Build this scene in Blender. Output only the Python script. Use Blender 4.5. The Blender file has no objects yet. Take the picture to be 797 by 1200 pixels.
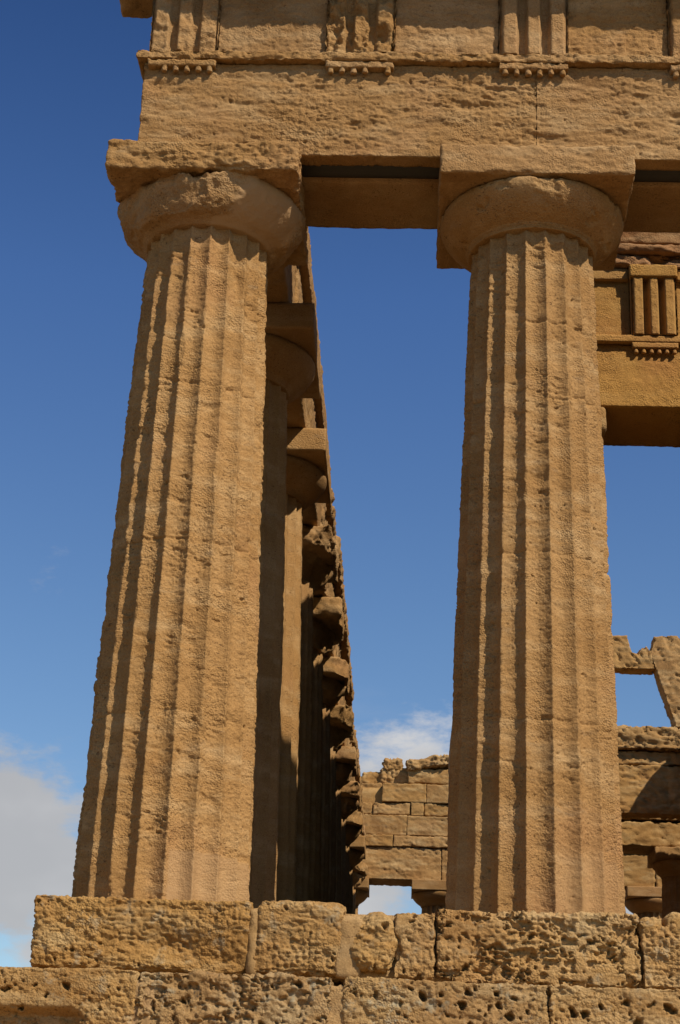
import bpy, math, random
import numpy as np
from mathutils import Matrix

scene = bpy.context.scene
COL = scene.collection
random.seed(7)

# ------------------------------------------------------------------ noise
def _hash(ix, iy, iz, s):
    h = (ix.astype(np.int64) * 374761393 + iy.astype(np.int64) * 668265263 + iz.astype(np.int64) * 2147483647 + s * 974634777) & 0xFFFFFFFF
    h = ((h ^ (h >> 13)) * 1274126177) & 0xFFFFFFFF
    h = ((h ^ (h >> 16)) * 2246822519) & 0xFFFFFFFF
    h = h ^ (h >> 15)
    return (h & 0xFFFFFF).astype(np.float32) / 16777216.0

def vnoise(P, s=0):
    P = P.astype(np.float64) + 1000.137
    I = np.floor(P); F = (P - I).astype(np.float32); I = I.astype(np.int64)
    F = F * F * F * (F * (F * 6 - 15) + 10)
    x, y, z = I[:, 0], I[:, 1], I[:, 2]; fx, fy, fz = F[:, 0], F[:, 1], F[:, 2]
    def L(a, b, t): return a + (b - a) * t
    c00 = L(_hash(x, y, z, s), _hash(x + 1, y, z, s), fx); c10 = L(_hash(x, y + 1, z, s), _hash(x + 1, y + 1, z, s), fx)
    c01 = L(_hash(x, y, z + 1, s), _hash(x + 1, y, z + 1, s), fx); c11 = L(_hash(x, y + 1, z + 1, s), _hash(x + 1, y + 1, z + 1, s), fx)
    return L(L(c00, c10, fy), L(c01, c11, fy), fz) * 2 - 1

def fbm(P, size, octs=4, s=0, gain=.5, stretch=(1, 1, 1)):
    Q = P / (size * np.array(stretch)); a = 1.0; t = 0; n = 0
    for o in range(octs):
        t = t + a * vnoise(Q * (2.03 ** o), s + o * 17); n += a; a *= gain
    return t / n

def grit(P, size, s=0):
    """rounded grains with sharp creases between them, about -.5 .. .5"""
    a = np.abs(vnoise(P / size, s)); b = np.abs(vnoise(P / (size * .48), s + 5))
    return (a - .38) + .5 * (b - .38)

def cut(V, planes):
    """knock pieces off along flat breaks: everything beyond a plane (azimuth, tilt, distance from centre) is pressed onto it"""
    V = V.copy()
    for (ctr, az, el, d) in planes:
        n = np.array([math.sin(az) * math.cos(el), -math.cos(az) * math.cos(el), math.sin(el)])
        over = (V - np.array(ctr)) @ n - d - .035 * fbm(V, .16, 3, int(abs(az * 100)) + 3) - .012 * fbm(V, .045, 3, 8)
        V -= np.clip(over, 0, None)[:, None] * n
    return V

def pits(P, cell, dens, rlo, rhi, s=0):
    """depth 0..1 (times radius) of round holes scattered through space"""
    Q = P / cell; I = np.floor(Q).astype(np.int64); out = np.zeros(len(P), np.float32)
    for dx in (-1, 0, 1):
        for dy in (-1, 0, 1):
            for dz in (-1, 0, 1):
                c = I + np.array([dx, dy, dz])
                h = [_hash(c[:, 0], c[:, 1], c[:, 2], s + k) for k in (1, 2, 3, 4, 5)]
                d = np.sqrt((Q[:, 0] - c[:, 0] - h[0]) ** 2 + (Q[:, 1] - c[:, 1] - h[1]) ** 2 + (Q[:, 2] - c[:, 2] - h[2]) ** 2) * cell
                r = (rlo + (rhi - rlo) * h[3] ** 2)
                v = np.where(h[4] < dens, np.sqrt(np.clip(1 - (d / r) ** 2, 0, 1)) * r, 0)
                out = np.maximum(out, v)
    return out

def sm(a, b, x):
    t = np.clip((x - a) / (b - a), 0, 1); return t * t * (3 - 2 * t)

# ------------------------------------------------------------------ linking
def link(o, parent=None):
    COL.objects.link(o)
    if parent is not None: o.parent = parent
    return o

def tag(o, label=None, cat=None, group=None, kind=None):
    if label: o['label'] = label
    if cat: o['category'] = cat
    if group: o['group'] = group
    if kind: o['kind'] = kind
    return o

def thing(name, label, cat, loc=(0, 0, 0), group=None):
    o = bpy.data.objects.new(name, None); o.location = loc; o.empty_display_size = .2
    link(o); return tag(o, label, cat, group, 'thing')

def mesh_obj(name, V, Q, mat, parent=None, tone=None, smooth=True):
    me = bpy.data.meshes.new(name); n = len(Q)
    me.vertices.add(len(V)); me.vertices.foreach_set('co', np.ascontiguousarray(V, np.float32).ravel())
    k = Q.shape[1]
    me.loops.add(n * k); me.loops.foreach_set('vertex_index', np.ascontiguousarray(Q, np.int32).ravel())
    me.polygons.add(n); me.polygons.foreach_set('loop_start', np.arange(0, n * k, k, dtype=np.int32))
    try: me.polygons.foreach_set('loop_total', np.full(n, k, np.int32))
    except Exception: pass
    me.polygons.foreach_set('use_smooth', np.full(n, smooth, bool))
    if tone is not None:
        a = me.attributes.new('patch', 'FLOAT', 'POINT'); a.data.foreach_set('value', np.ascontiguousarray(tone, np.float32))
    me.update(calc_edges=True); me.validate()
    me.materials.append(mat)
    o = bpy.data.objects.new(name, me); return link(o, parent)

def lin(a, b, res):
    return np.linspace(a, b, max(2, int(round((b - a) / res)) + 1))

def mixlin(a, m, b, r1, r2):
    return np.concatenate([lin(a, m, r1), lin(m, b, r2)[1:]])

def box_grid(xs, ys, zs):
    ax = [np.asarray(xs), np.asarray(ys), np.asarray(zs)]; n = [len(a) for a in ax]
    quads = []
    for d in range(3):
        u, v = [(1, 2), (2, 0), (0, 1)][d]
        U, Vv = np.meshgrid(np.arange(n[u]), np.arange(n[v]), indexing='ij')
        for side in (0, 1):
            idx = [None] * 3
            idx[d] = np.full_like(U, 0 if side == 0 else n[d] - 1); idx[u] = U; idx[v] = Vv
            key = (idx[0] * n[1] + idx[1]) * n[2] + idx[2]
            a, b, c, e = key[:-1, :-1], key[1:, :-1], key[1:, 1:], key[:-1, 1:]
            q = np.stack([a, b, c, e], -1).reshape(-1, 4)
            if side == 0: q = q[:, ::-1]
            quads.append(q)
    Q = np.concatenate(quads); uniq, inv = np.unique(Q.ravel(), return_inverse=True); Q = inv.reshape(-1, 4)
    i = uniq // (n[1] * n[2]); j = (uniq // n[2]) % n[1]; k = uniq % n[2]
    return np.stack([ax[0][i], ax[1][j], ax[2][k]], 1).astype(np.float64), Q

def rounded(P, lo, hi, r):
    """pull box-surface points onto a box with edges worn to radius r (array or number); returns points and outward normals"""
    lo = np.array(lo); hi = np.array(hi); r = np.broadcast_to(np.asarray(r, float), (len(P),))[:, None]
    r = np.minimum(r, (hi - lo).min() * .49)
    q = np.clip(P, lo + r, hi - r); d = P - q; L = np.linalg.norm(d, axis=1, keepdims=True); nrm = d / np.maximum(L, 1e-9)
    return q + nrm * r, nrm

def block(name, xs, ys, zs, mat, parent, rough=.008, size=.10, edge=.02, chip=.5, pit=None, strat=1.0, seed=0, shape=None, tone=None, fine=.35, fine_size=.03, offset=(0, 0, 0), cav=0, pit_depth=1.25):
    """one worn stone block: a dense box whose edges are rounded unevenly, with noise relief and holes"""
    P, Q = box_grid(xs, ys, zs)
    lo = [min(xs), min(ys), min(zs)]; hi = [max(xs), max(ys), max(zs)]
    r = edge * (1 + chip * 2.2 * fbm(P, max(.05, edge * 5), 3, seed + 5)) ; r = np.clip(r, edge * .25, edge * 5)
    if chip > 0: r = r + edge * 5 * chip * np.clip(fbm(P, edge * 9 + .04, 3, seed + 9) - .22, 0, 1)
    V, N = rounded(P, lo, hi, r)
    if shape is not None: V = shape(V, N, P)
    t = tone(P) if tone is not None else np.zeros(len(P))
    W = V + np.array(offset)
    d = rough * fbm(W, size, 4, seed, .55, (strat, strat, 1)) + rough * fine * 1.5 * grit(W / np.array([min(strat, 1.8), min(strat, 1.8), 1]), fine_size * 1.5, seed + 31) * (.3 + .95 * sm(-.35, .4, fbm(W, .5, 3, seed + 61)))
    if pit is not None:
        WP = W + .022 * np.stack([fbm(W, .05, 2, seed + 80), fbm(W, .05, 2, seed + 81), fbm(W, .05, 2, seed + 82)], 1)
        for (cell, dens, a, b) in pit: d = d - pit_depth * pits(WP, cell, dens, a, b, seed + 77) * sm(-.40, .10, fbm(W, .3, 2, seed + 62))
    if cav: d = d - cav * sm(.10, .24, fbm(W, .11, 4, seed + 50, .6, (1.6, 1.2, .9))) - cav * .7 * sm(.16, .26, fbm(W, .05, 3, seed + 51, .6, (1.4, 1, 1)))
    d = d * (1 - .8 * t)
    return mesh_obj(name, V + N * d[:, None], Q, mat, parent, t)

# ------------------------------------------------------------------ materials
def stone_mat(name, base, dark, light, pink=(.46, .27, .17), lichen=0.0, bump=.9, patch_col=(.415, .250, .115), l_lo=0.0, stain=0.0):
    m = bpy.data.materials.new(name); m.use_nodes = True; nt = m.node_tree; N = nt.nodes; L = nt.links
    bs = N['Principled BSDF']; bs.inputs['Roughness'].default_value = .92; bs.inputs['Specular IOR Level'].default_value = .15
    geo = N.new('ShaderNodeNewGeometry')
    def noise(scale, det, rough=.55, vec=None, dist=0):
        n = N.new('ShaderNodeTexNoise'); n.inputs['Scale'].default_value = scale; n.inputs['Detail'].default_value = det
        n.inputs['Roughness'].default_value = rough; n.inputs['Distortion'].default_value = dist
        L.new(vec or geo.outputs['Position'], n.inputs['Vector']); return n.outputs['Fac']
    def ramp(fac, a, b):
        r = N.new('ShaderNodeMapRange'); r.inputs['From Min'].default_value = a; r.inputs['From Max'].default_value = b; L.new(fac, r.inputs['Value']); return r.outputs['Result']
    def mix(fac, a, b, mode='MIX'):
        x = N.new('ShaderNodeMix'); x.data_type = 'RGBA'; x.blend_type = mode
        if isinstance(fac, float): x.inputs['Factor'].default_value = fac
        else: L.new(fac, x.inputs['Factor'])
        for s, v in ((6, a), (7, b)):
            if isinstance(v, tuple): x.inputs[s].default_value = (*v, 1)
            else: L.new(v, x.inputs[s])
        return x.outputs[2]
    mp = N.new('ShaderNodeMapping'); mp.inputs['Scale'].default_value = (.45, .45, 1.6); L.new(geo.outputs['Position'], mp.inputs['Vector'])
    c = mix(ramp(noise(1.3, 5, .6), .36, .64), dark, base)
    c = mix(ramp(noise(3.1, 6, .65, mp.outputs['Vector']), .48, .72), c, light)
    pk = ramp(noise(.9, 4, .5), .56, .72)
    mm = N.new('ShaderNodeMath'); mm.operation = 'MULTIPLY'; mm.inputs[1].default_value = .55; L.new(pk, mm.inputs[0])
    c = mix(mm.outputs[0], c, pink)
    oi = N.new('ShaderNodeObjectInfo'); hv = N.new('ShaderNodeHueSaturation')
    rv = N.new('ShaderNodeMapRange'); rv.inputs['To Min'].default_value = .94; rv.inputs['To Max'].default_value = 1.05; L.new(oi.outputs['Random'], rv.inputs['Value']); L.new(rv.outputs['Result'], hv.inputs['Value'])
    rm = N.new('ShaderNodeMath'); rm.operation = 'FRACT'; rm2 = N.new('ShaderNodeMath'); rm2.operation = 'MULTIPLY'; rm2.inputs[1].default_value = 7.31; L.new(oi.outputs['Random'], rm2.inputs[0]); L.new(rm2.outputs[0], rm.inputs[0])
    rs_ = N.new('ShaderNodeMapRange'); rs_.inputs['To Min'].default_value = .965; rs_.inputs['To Max'].default_value = 1.015; L.new(rm.outputs[0], rs_.inputs['Value']); L.new(rs_.outputs['Result'], hv.inputs['Saturation'])
    L.new(c, hv.inputs['Color']); c = hv.outputs['Color']
    if stain > 0:
        # rusty and grey weather stains with ragged outlines
        s1 = ramp(noise(1.9, 7, .7, dist=.6), .58, .70); q = N.new('ShaderNodeMath'); q.operation = 'MULTIPLY'; q.inputs[1].default_value = stain * .55; L.new(s1, q.inputs[0])
        c = mix(q.outputs[0], c, (.26, .125, .042))
        s2 = ramp(noise(2.7, 7, .72, mp.outputs['Vector'], .4), .60, .72); q2 = N.new('ShaderNodeMath'); q2.operation = 'MULTIPLY'; q2.inputs[1].default_value = stain * .5; L.new(s2, q2.inputs[0])
        c = mix(q2.outputs[0], c, (.33, .25, .155))
    # grain: small light and dark shell fragments of the calcarenite
    g = ramp(noise(85, 3, .7), .25, .75)
    gr = N.new('ShaderNodeValToRGB'); gr.color_ramp.elements[0].color = (.66, .63, .60, 1); gr.color_ramp.elements[1].color = (1.28, 1.28, 1.28, 1); L.new(g, gr.inputs[0])
    c = mix(.8, c, gr.outputs[0], 'MULTIPLY')
    if lichen > 0:
        l = ramp(noise(7, 6, .72), .56, .66)
        lm = N.new('ShaderNodeMath'); lm.operation = 'MULTIPLY'; lm.inputs[1].default_value = lichen; L.new(l, lm.inputs[0])
        c = mix(lm.outputs[0], c, (.35, .275, .165))
        l2 = ramp(noise(9.5, 7, .78), .63 - l_lo, .69 - l_lo)
        lm2 = N.new('ShaderNodeMath'); lm2.operation = 'MULTIPLY'; lm2.inputs[1].default_value = lichen * .9; L.new(l2, lm2.inputs[0])
        c = mix(lm2.outputs[0], c, (.10, .075, .05))
    at = N.new('ShaderNodeAttribute'); at.attribute_name = 'patch'
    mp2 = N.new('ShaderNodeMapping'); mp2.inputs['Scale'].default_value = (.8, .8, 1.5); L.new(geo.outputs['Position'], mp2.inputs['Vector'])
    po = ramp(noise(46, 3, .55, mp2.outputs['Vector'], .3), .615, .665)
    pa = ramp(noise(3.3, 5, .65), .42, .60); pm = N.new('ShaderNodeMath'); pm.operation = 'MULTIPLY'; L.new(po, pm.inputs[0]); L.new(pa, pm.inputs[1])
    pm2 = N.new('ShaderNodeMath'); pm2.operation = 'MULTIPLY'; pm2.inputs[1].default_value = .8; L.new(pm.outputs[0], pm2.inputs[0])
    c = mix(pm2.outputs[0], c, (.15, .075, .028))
    c = mix(at.outputs['Fac'], c, patch_col)
    L.new(c, bs.inputs['Base Color'])
    h = N.new('ShaderNodeMath'); h.operation = 'ADD'
    a1 = N.new('ShaderNodeMath'); a1.operation = 'MULTIPLY'; a1.inputs[1].default_value = .8; L.new(noise(48, 6, .7), a1.inputs[0])
    vo = N.new('ShaderNodeTexVoronoi'); vo.inputs['Scale'].default_value = 62; L.new(geo.outputs['Position'], vo.inputs['Vector'])
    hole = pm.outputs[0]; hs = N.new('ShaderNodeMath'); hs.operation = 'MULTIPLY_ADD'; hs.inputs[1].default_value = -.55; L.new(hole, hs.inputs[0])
    vm = N.new('ShaderNodeMath'); vm.operation = 'MULTIPLY'; L.new(vo.outputs['Distance'], vm.inputs[0]); L.new(ramp(noise(2.3, 5, .65), .40, .66), vm.inputs[1]); L.new(vm.outputs[0], hs.inputs[2])
    L.new(a1.outputs[0], h.inputs[0]); L.new(hs.outputs[0], h.inputs[1])
    b = N.new('ShaderNodeBump'); bm_ = N.new('ShaderNodeMapRange'); bm_.inputs['To Min'].default_value = bump; bm_.inputs['To Max'].default_value = bump * .25; L.new(at.outputs['Fac'], bm_.inputs['Value']); L.new(bm_.outputs['Result'], b.inputs['Strength']); b.inputs['Distance'].default_value = .012
    L.new(h.outputs[0], b.inputs['Height']); L.new(b.outputs['Normal'], bs.inputs['Normal'])
    return m

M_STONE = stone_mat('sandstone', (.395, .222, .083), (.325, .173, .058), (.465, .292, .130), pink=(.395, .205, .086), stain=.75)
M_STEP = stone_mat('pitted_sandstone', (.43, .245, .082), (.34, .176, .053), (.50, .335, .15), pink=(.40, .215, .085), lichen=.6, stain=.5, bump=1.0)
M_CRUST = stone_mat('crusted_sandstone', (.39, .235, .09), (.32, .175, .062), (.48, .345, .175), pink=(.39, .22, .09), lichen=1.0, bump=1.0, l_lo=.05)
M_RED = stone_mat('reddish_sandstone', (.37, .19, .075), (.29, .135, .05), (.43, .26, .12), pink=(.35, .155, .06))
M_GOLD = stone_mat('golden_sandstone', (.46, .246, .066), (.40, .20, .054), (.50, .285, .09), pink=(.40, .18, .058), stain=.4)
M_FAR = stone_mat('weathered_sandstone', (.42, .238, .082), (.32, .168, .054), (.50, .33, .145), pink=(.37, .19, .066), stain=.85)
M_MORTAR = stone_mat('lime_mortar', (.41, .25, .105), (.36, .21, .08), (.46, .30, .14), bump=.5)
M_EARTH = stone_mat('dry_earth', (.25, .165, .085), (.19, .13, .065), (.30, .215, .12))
M_STEEL = bpy.data.materials.new('dark_steel'); M_STEEL.use_nodes = True
_b = M_STEEL.node_tree.nodes['Principled BSDF']; _b.inputs['Base Color'].default_value = (.05, .05, .048, 1); _b.inputs['Roughness'].default_value = .7
_n = M_STEEL.node_tree.nodes.new('ShaderNodeTexNoise'); _n.inputs['Scale'].default_value = 12
_r = M_STEEL.node_tree.nodes.new('ShaderNodeValToRGB'); _r.color_ramp.elements[0].color = (.035, .035, .034, 1); _r.color_ramp.elements[1].color = (.075, .07, .062, 1)
M_STEEL.node_tree.links.new(_n.outputs['Fac'], _r.inputs[0]); M_STEEL.node_tree.links.new(_r.outputs[0], _b.inputs['Base Color'])

# ------------------------------------------------------------------ measured layout (metres; x along the front, y into the temple, z up from the top step)
CX = [0, 3.006, 6.106, 9.31, 12.41, 15.42]
FY = [0, 3.023] + [3.023 + 3.2075 * k for k in range(1, 11)] + [38.2]
HC = 6.70; RB, RT, ZN = .723, .563, 6.03; AW = .869; ZA = 6.393

# ------------------------------------------------------------------ columns
def shaft_mesh(name, parent, mat, th, zs, wear, rough, seed, joints, off, mats=None, tone=None, height=1.0, bigchip=0, joint_d=.012, dense=False):
    T, Z = np.meshgrid(th, zs, indexing='ij'); nt, nz = T.shape
    t = Z / ZN
    R = RB + (RT - RB) * t + .012 * 4 * t * (1 - t)
    P0 = np.stack([R * np.sin(T), -R * np.cos(T), Z], -1).reshape(-1, 3) + np.array(off)
    w = fbm(P0, .30, 4, seed, .55, (1, 1, 1.8)).reshape(nt, nz)
    w2 = fbm(P0, .09, 3, seed + 3, .6).reshape(nt, nz)
    p = T / (2 * math.pi / 20) + .5            # a flute is centred on the front axis
    u = p - np.floor(p)
    depth = (.070 - .018 * t) * (4 * u * (1 - u)) ** .9
    nick = np.clip(wear * (.16 + 1.0 * np.sign(w) * np.abs(w) ** 1.4 * 1.4 + .55 * w2), .001, .030)
    r = R - np.maximum(depth, nick)
    tone_v = tone(T, Z) if tone is not None else np.zeros_like(T)
    d = rough * (fbm(P0, .14, 4, seed + 7, .6, (1.3, 1.3, .8)) + .55 * fbm(P0, .035, 3, seed + 8, .6, (1.4, 1.4, .8))).reshape(nt, nz)
    if dense:
        A = fbm(P0, .5, 4, seed + 60, .6, (1, 1, 1.5)); Bm = fbm(P0, .28, 3, seed + 66, .6)
        PW = P0 + .012 * np.stack([vnoise(P0 / .03, seed + 70), vnoise(P0 / .03, seed + 71), vnoise(P0 / .03, seed + 72)], 1)
        worn = sm(-.30, .25, A)
        d += (rough * .65 * grit(P0 * np.array([1, 1, 1.4]), .030, seed + 40) * (.05 + 1.25 * worn)).reshape(nt, nz)
        d -= (1.2 * pits(PW * np.array([1, 1, 1.5]), .040, .45, .004, .013, seed + 11) * (.3 + worn)).reshape(nt, nz)
        d -= (.9 * pits(PW * np.array([1, 1, 1.7]), .10, .35, .010, .030, seed + 15) * sm(-.1, .3, Bm)).reshape(nt, nz)
        # bedding: shallow ledges and hollows that run across the drum, slightly aslant
        S = P0.copy(); S[:, 2] += .25 * S[:, 0]
        bed = fbm(S, .10, 4, seed + 75, .6, (2.2, 2.2, .55))
        d -= (.011 * sm(.16, .28, bed) * sm(.02, .35, Bm)).reshape(nt, nz)
    else: d -= (pits(P0, .055, .30, .004, .016, seed + 11) * .8).reshape(nt, nz)
    d -= bigchip * np.clip(fbm(P0, .22, 3, seed + 21).reshape(nt, nz) - .38, 0, 1)
    for zj in joints:
        zz = Z - zj - .012 * w
        amp = np.clip(.35 + 1.5 * w2, .15, 1)
        d -= joint_d * np.clip(amp + .25, .3, 1) * np.exp(-(zz / (.0085 if dense else .012)) ** 2)
        d -= .022 * np.clip(w2 + .1, 0, 1) * np.exp(-(zz / .03) ** 2)
    d *= (1 - .85 * tone_v)
    r = r + d
    V = np.stack([r * np.sin(T), -r * np.cos(T), Z * height], -1).reshape(-1, 3)
    i = np.arange(nt); j = np.arange(nz - 1); I, J = np.meshgrid(i, j, indexing='ij'); I2 = (I + 1) % nt
    Q = np.stack([I * nz + J, I2 * nz + J, I2 * nz + J + 1, I * nz + J + 1], -1).reshape(-1, 4)
    return mesh_obj(name, V, Q, mat, parent, tone_v.ravel())

def lathe(name, parent, mat, prof, nth, res, off, rough, size, seed, tone=None, extra=None, planes=None):
    prof = np.array(prof, float); seg = np.r_[0, np.cumsum(np.linalg.norm(np.diff(prof, axis=0), axis=1))]
    s = np.linspace(0, seg[-1], max(8, int(seg[-1] / res))); r = np.interp(s, seg, prof[:, 0]); z = np.interp(s, seg, prof[:, 1])
    th = np.linspace(0, 2 * math.pi, nth, endpoint=False)
    T, S = np.meshgrid(th, np.arange(len(s)), indexing='ij'); R = r[S]; Z = z[S]
    dr = np.gradient(r); dz = np.gradient(z); L = np.hypot(dr, dz) + 1e-9; nr = (dz / L)[S]; nz_ = (-dr / L)[S]
    P = np.stack([R * np.sin(T), -R * np.cos(T), Z], -1).reshape(-1, 3) + np.array(off)
    t = tone(T, Z) if tone is not None else np.zeros_like(T)
    d = (rough * (fbm(P, size, 4, seed, .55) + .35 * fbm(P, .04, 3, seed + 4, .6))).reshape(T.shape)
    if extra is not None: d = d + extra(T, Z, P)
    d = d * (1 - .85 * t)
    R2 = R + nr * d; Z2 = Z + nz_ * d
    V = np.stack([R2 * np.sin(T), -R2 * np.cos(T), Z2], -1).reshape(-1, 3); nz = len(s)
    if planes: V = cut(V, planes)
    I, J = np.meshgrid(np.arange(nth), np.arange(nz - 1), indexing='ij'); I2 = (I + 1) % nth
    Q = np.stack([I * nz + J, I2 * nz + J, I2 * nz + J + 1, I * nz + J + 1], -1).reshape(-1, 4)
    return mesh_obj(name, V, Q, mat, parent, t.ravel())

def bez(p):
    """smooth the echinus profile through its points (Catmull-Rom)"""
    p = [np.array(q, float) for q in p]; p = [2 * p[0] - p[1]] + p + [2 * p[-1] - p[-2]]; out = []
    for a, b, c, d in zip(p, p[1:], p[2:], p[3:]):
        for t in np.linspace(0, 1, 8, endpoint=False):
            out.append(.5 * ((2 * b) + (-a + c) * t + (2 * a - 5 * b + 4 * c - d) * t * t + (-a + 3 * b - 3 * c + d) * t ** 3))
    out.append(p[-2]); return out

NECK = [(.50, 6.00), (.575, 6.005), (.590, 6.012), (.578, 6.022), (.594, 6.030), (.584, 6.040), (.604, 6.048), (.598, 6.058)]
ECH = NECK + [tuple(q) for q in bez([(.615, 6.066), (.690, 6.118), (.765, 6.185), (.822, 6.260), (.850, 6.325), (.846, 6.375), (.815, 6.397)])]

def front_theta(front_n, back_n):
    w = 2 * math.pi / 20; out = []
    for k in range(20):
        c = ((k * w + math.pi) % (2 * math.pi)) - math.pi
        n = front_n if abs(c) < math.radians(118) else back_n
        out.append((k - .5) * w + np.linspace(0, w, n, endpoint=False))
    return np.concatenate(out)

# corner column: coarser, with a broken, patched capital
c1 = thing('doric_column', 'thick fluted corner column with a badly chipped capital, nearest the open sky', 'column', (CX[0], 0, 0), 'columns across the front of the temple')
def tone1(T, Z):
    a = ((T + math.pi) % (2 * math.pi)) - math.pi
    return (sm(.18, .21, a) * sm(.36, .33, Z)) * .62
shaft_mesh('shaft', c1, M_STONE, front_theta(28, 6), lin(-.15, ZN, .009), .026, .011, 11, [1.46, 2.95, 4.41], (0, 0, 0), tone=tone1, bigchip=.06, joint_d=.015, dense=True)
def cap_chip(T, Z, P):
    a = ((T + math.pi) % (2 * math.pi)) - math.pi
    big = .012 + .045 * fbm(P, .38, 4, 71, .5).reshape(T.shape)
    gouge = -.06 * sm(.10, .38, fbm(P, .30, 3, 75).reshape(T.shape)) * sm(6.1, 6.2, Z) * sm(-.9, -.5, a)
    grit_ = (.016 * fbm(P, .055, 4, 78, .65) + .010 * grit(P, .035, 79)).reshape(T.shape)
    front = (-.075 + .09 * fbm(P, .09, 4, 73, .6).reshape(T.shape)) * np.exp(-((a + .04) / .20) ** 2) * sm(6.25, 6.36, Z)
    return (big + gouge + grit_ + front) * sm(6.03, 6.09, Z)
def cap_tone(T, Z):
    a = ((T + math.pi) % (2 * math.pi)) - math.pi
    f = fbm(np.stack([T * 2, Z * 4, Z * 0], -1).reshape(-1, 3), .5, 3, 5).reshape(T.shape)
    return .8 * sm(.45, .52, a + .22 * f + .9 * (6.28 - Z)) * sm(1.5, 1.35, a + .1 * f)
ECH1 = [(.50, 5.99), (.575, 6.0)] + [tuple(q) for q in bez([(.60, 6.02), (.675, 6.075), (.755, 6.145), (.825, 6.23), (.862, 6.31), (.868, 6.36), (.86, 6.397)])]
lathe('echinus', c1, M_STONE, ECH1, 420, .011, (0, 0, 0), .016, .15, 21, tone=cap_tone, extra=cap_chip, planes=[((0, 0, 6.25), -.95, -.25, .745), ((0, 0, 6.25), -.30, -.30, .725), ((0, 0, 6.25), .16, -.35, .745), ((0, 0, 6.25), -1.65, -.2, .80), ((0, 0, 6.25), -.62, .35, .79)])
def ab_shape(V, N, P):
    # lower front edge knocked off in the middle, upper left corner rounded away
    f = fbm(P, .22, 4, 33)
    k = sm(-.45, -.86, P[:, 1]) * sm(6.56, 6.40, P[:, 2]) * np.clip(.55 + .9 * f, 0, 1.3)
    mid = np.exp(-((P[:, 0] + .0) / .22) ** 2)
    V = V.copy(); V[:, 2] += k * (.004 + .06 * mid); V[:, 1] += k * (.006 + .04 * mid)
    cor = sm(-.25, -.8, P[:, 0]) * sm(-.5, .7, P[:, 1]) * (.65 + .5 * fbm(P, .3, 3, 36)) * sm(6.70, 6.45, P[:, 2])
    V[:, 0] += .20 * cor; V[:, 2] += .16 * cor; V[:, 1] -= .10 * cor
    V[:, 2] += .012 * fbm(P, .05, 3, 37) * (P[:, 2] < 6.5)
    return V
block('abacus', lin(-AW, AW, .013), mixlin(-AW, -.2, AW, .013, .03), lin(ZA, HC - .004, .012), M_STONE, c1, rough=.030, size=.13, edge=.03, chip=1.0, strat=2.2, seed=41, shape=ab_shape, fine=.6, cav=.008, pit=[(.045, .35, .004, .011)])

# second column: sharper, with a clean capital
c2 = thing('doric_column', 'fluted column with a smooth intact round capital and square slab, second from the corner', 'column', (CX[1], 0, 0), 'columns across the front of the temple')
def tone2(T, Z):
    a = ((T + math.pi) % (2 * math.pi)) - math.pi
    return sm(.14, .17, a) * sm(.42, .38, Z) * .35
shaft_mesh('shaft', c2, M_STONE, front_theta(28, 6), lin(-.15, ZN, .009), .019, .009, 52, [1.47, 2.90, 4.40, 5.08], (3.006, 0, 0), tone=tone2, bigchip=.045, joint_d=.012, dense=True)
lathe('echinus', c2, M_STONE, ECH, 420, .011, (3.006, 0, 0), .008, .22, 61, extra=lambda T, Z, P: (.0035 * grit(P, .03, 63) - .02 * sm(.25, .5, fbm(P, .16, 4, 64)) - .8 * pits(P, .09, .25, .006, .016, 65)).reshape(T.shape))
block('abacus', lin(-AW, AW, .014), mixlin(-AW, -.2, AW, .014, .03), lin(ZA, HC - .004, .013), M_STONE, c2, rough=.013, size=.07, edge=.018, chip=1.0, strat=2, cav=.006, pit=[(.07, .2, .004, .014)], seed=62, fine=.5)

# medium-detail columns for the rest, each kind built once
def make_mid(seed, ruin, name='doric_column'):
    th = np.concatenate([(k - .5) * 2 * math.pi / 20 + np.linspace(0, 2 * math.pi / 20, 10, endpoint=False) for k in range(20)])
    root = bpy.data.objects.new(name, None); root.empty_display_size = .2
    shaft_mesh('shaft', root, M_STONE, th, lin(-.15, ZN, .05), .018 + .012 * ruin, .010 + .006 * ruin, seed, [1.5, 3.0, 4.45], (seed, 0, 0), bigchip=.04 * ruin)
    rr = random.Random(seed)
    pl = [((0, 0, 6.35), rr.uniform(-3.1, 3.1), rr.uniform(-.7, .3), rr.uniform(.56, .72) + .12 * (1 - ruin)) for k in range(int(7 * ruin))] + ([((0, 0, 6.35), rr.uniform(.2, 1.5), rr.uniform(-.6, -.1), rr.uniform(.55, .66))] if ruin > .6 else [])
    def ex(T, Z, P): return -ruin * .10 * sm(-.15, .45, fbm(P, .30, 4, seed + 3).reshape(T.shape)) * sm(6.06, 6.2, Z)
    lathe('echinus', root, M_STONE, ECH, 150, .025, (seed, 0, 0), .006 + .02 * ruin, .2, seed + 2, extra=ex, planes=pl)
    def shp(V, N, P):
        if ruin == 0: return V
        f = fbm(P + seed, .38, 4, seed + 6); c = np.clip(f + .12, 0, 1)[:, None]
        ctr = np.array([0, 0, 6.6]); V = V - (V - ctr) * c * ruin * np.array([.16, .16, .2]); return cut(V, [(p[0], p[1] + .3, p[2], p[3] + .22) for p in pl])
    block('abacus', lin(-AW, AW, .03), lin(-AW, AW, .03), lin(ZA, HC - .004, .03), M_STONE, root, rough=.006 + .035 * ruin, size=.2, edge=.01 + .04 * ruin, chip=.5, seed=seed + 8, shape=shp, offset=(seed, 0, 0))
    return root
kinds = {'whole': make_mid(101, 0), 'worn': make_mid(133, .45), 'ruin': make_mid(157, 1.0), 'ruin2': make_mid(171, .8)}
used = set()
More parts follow.
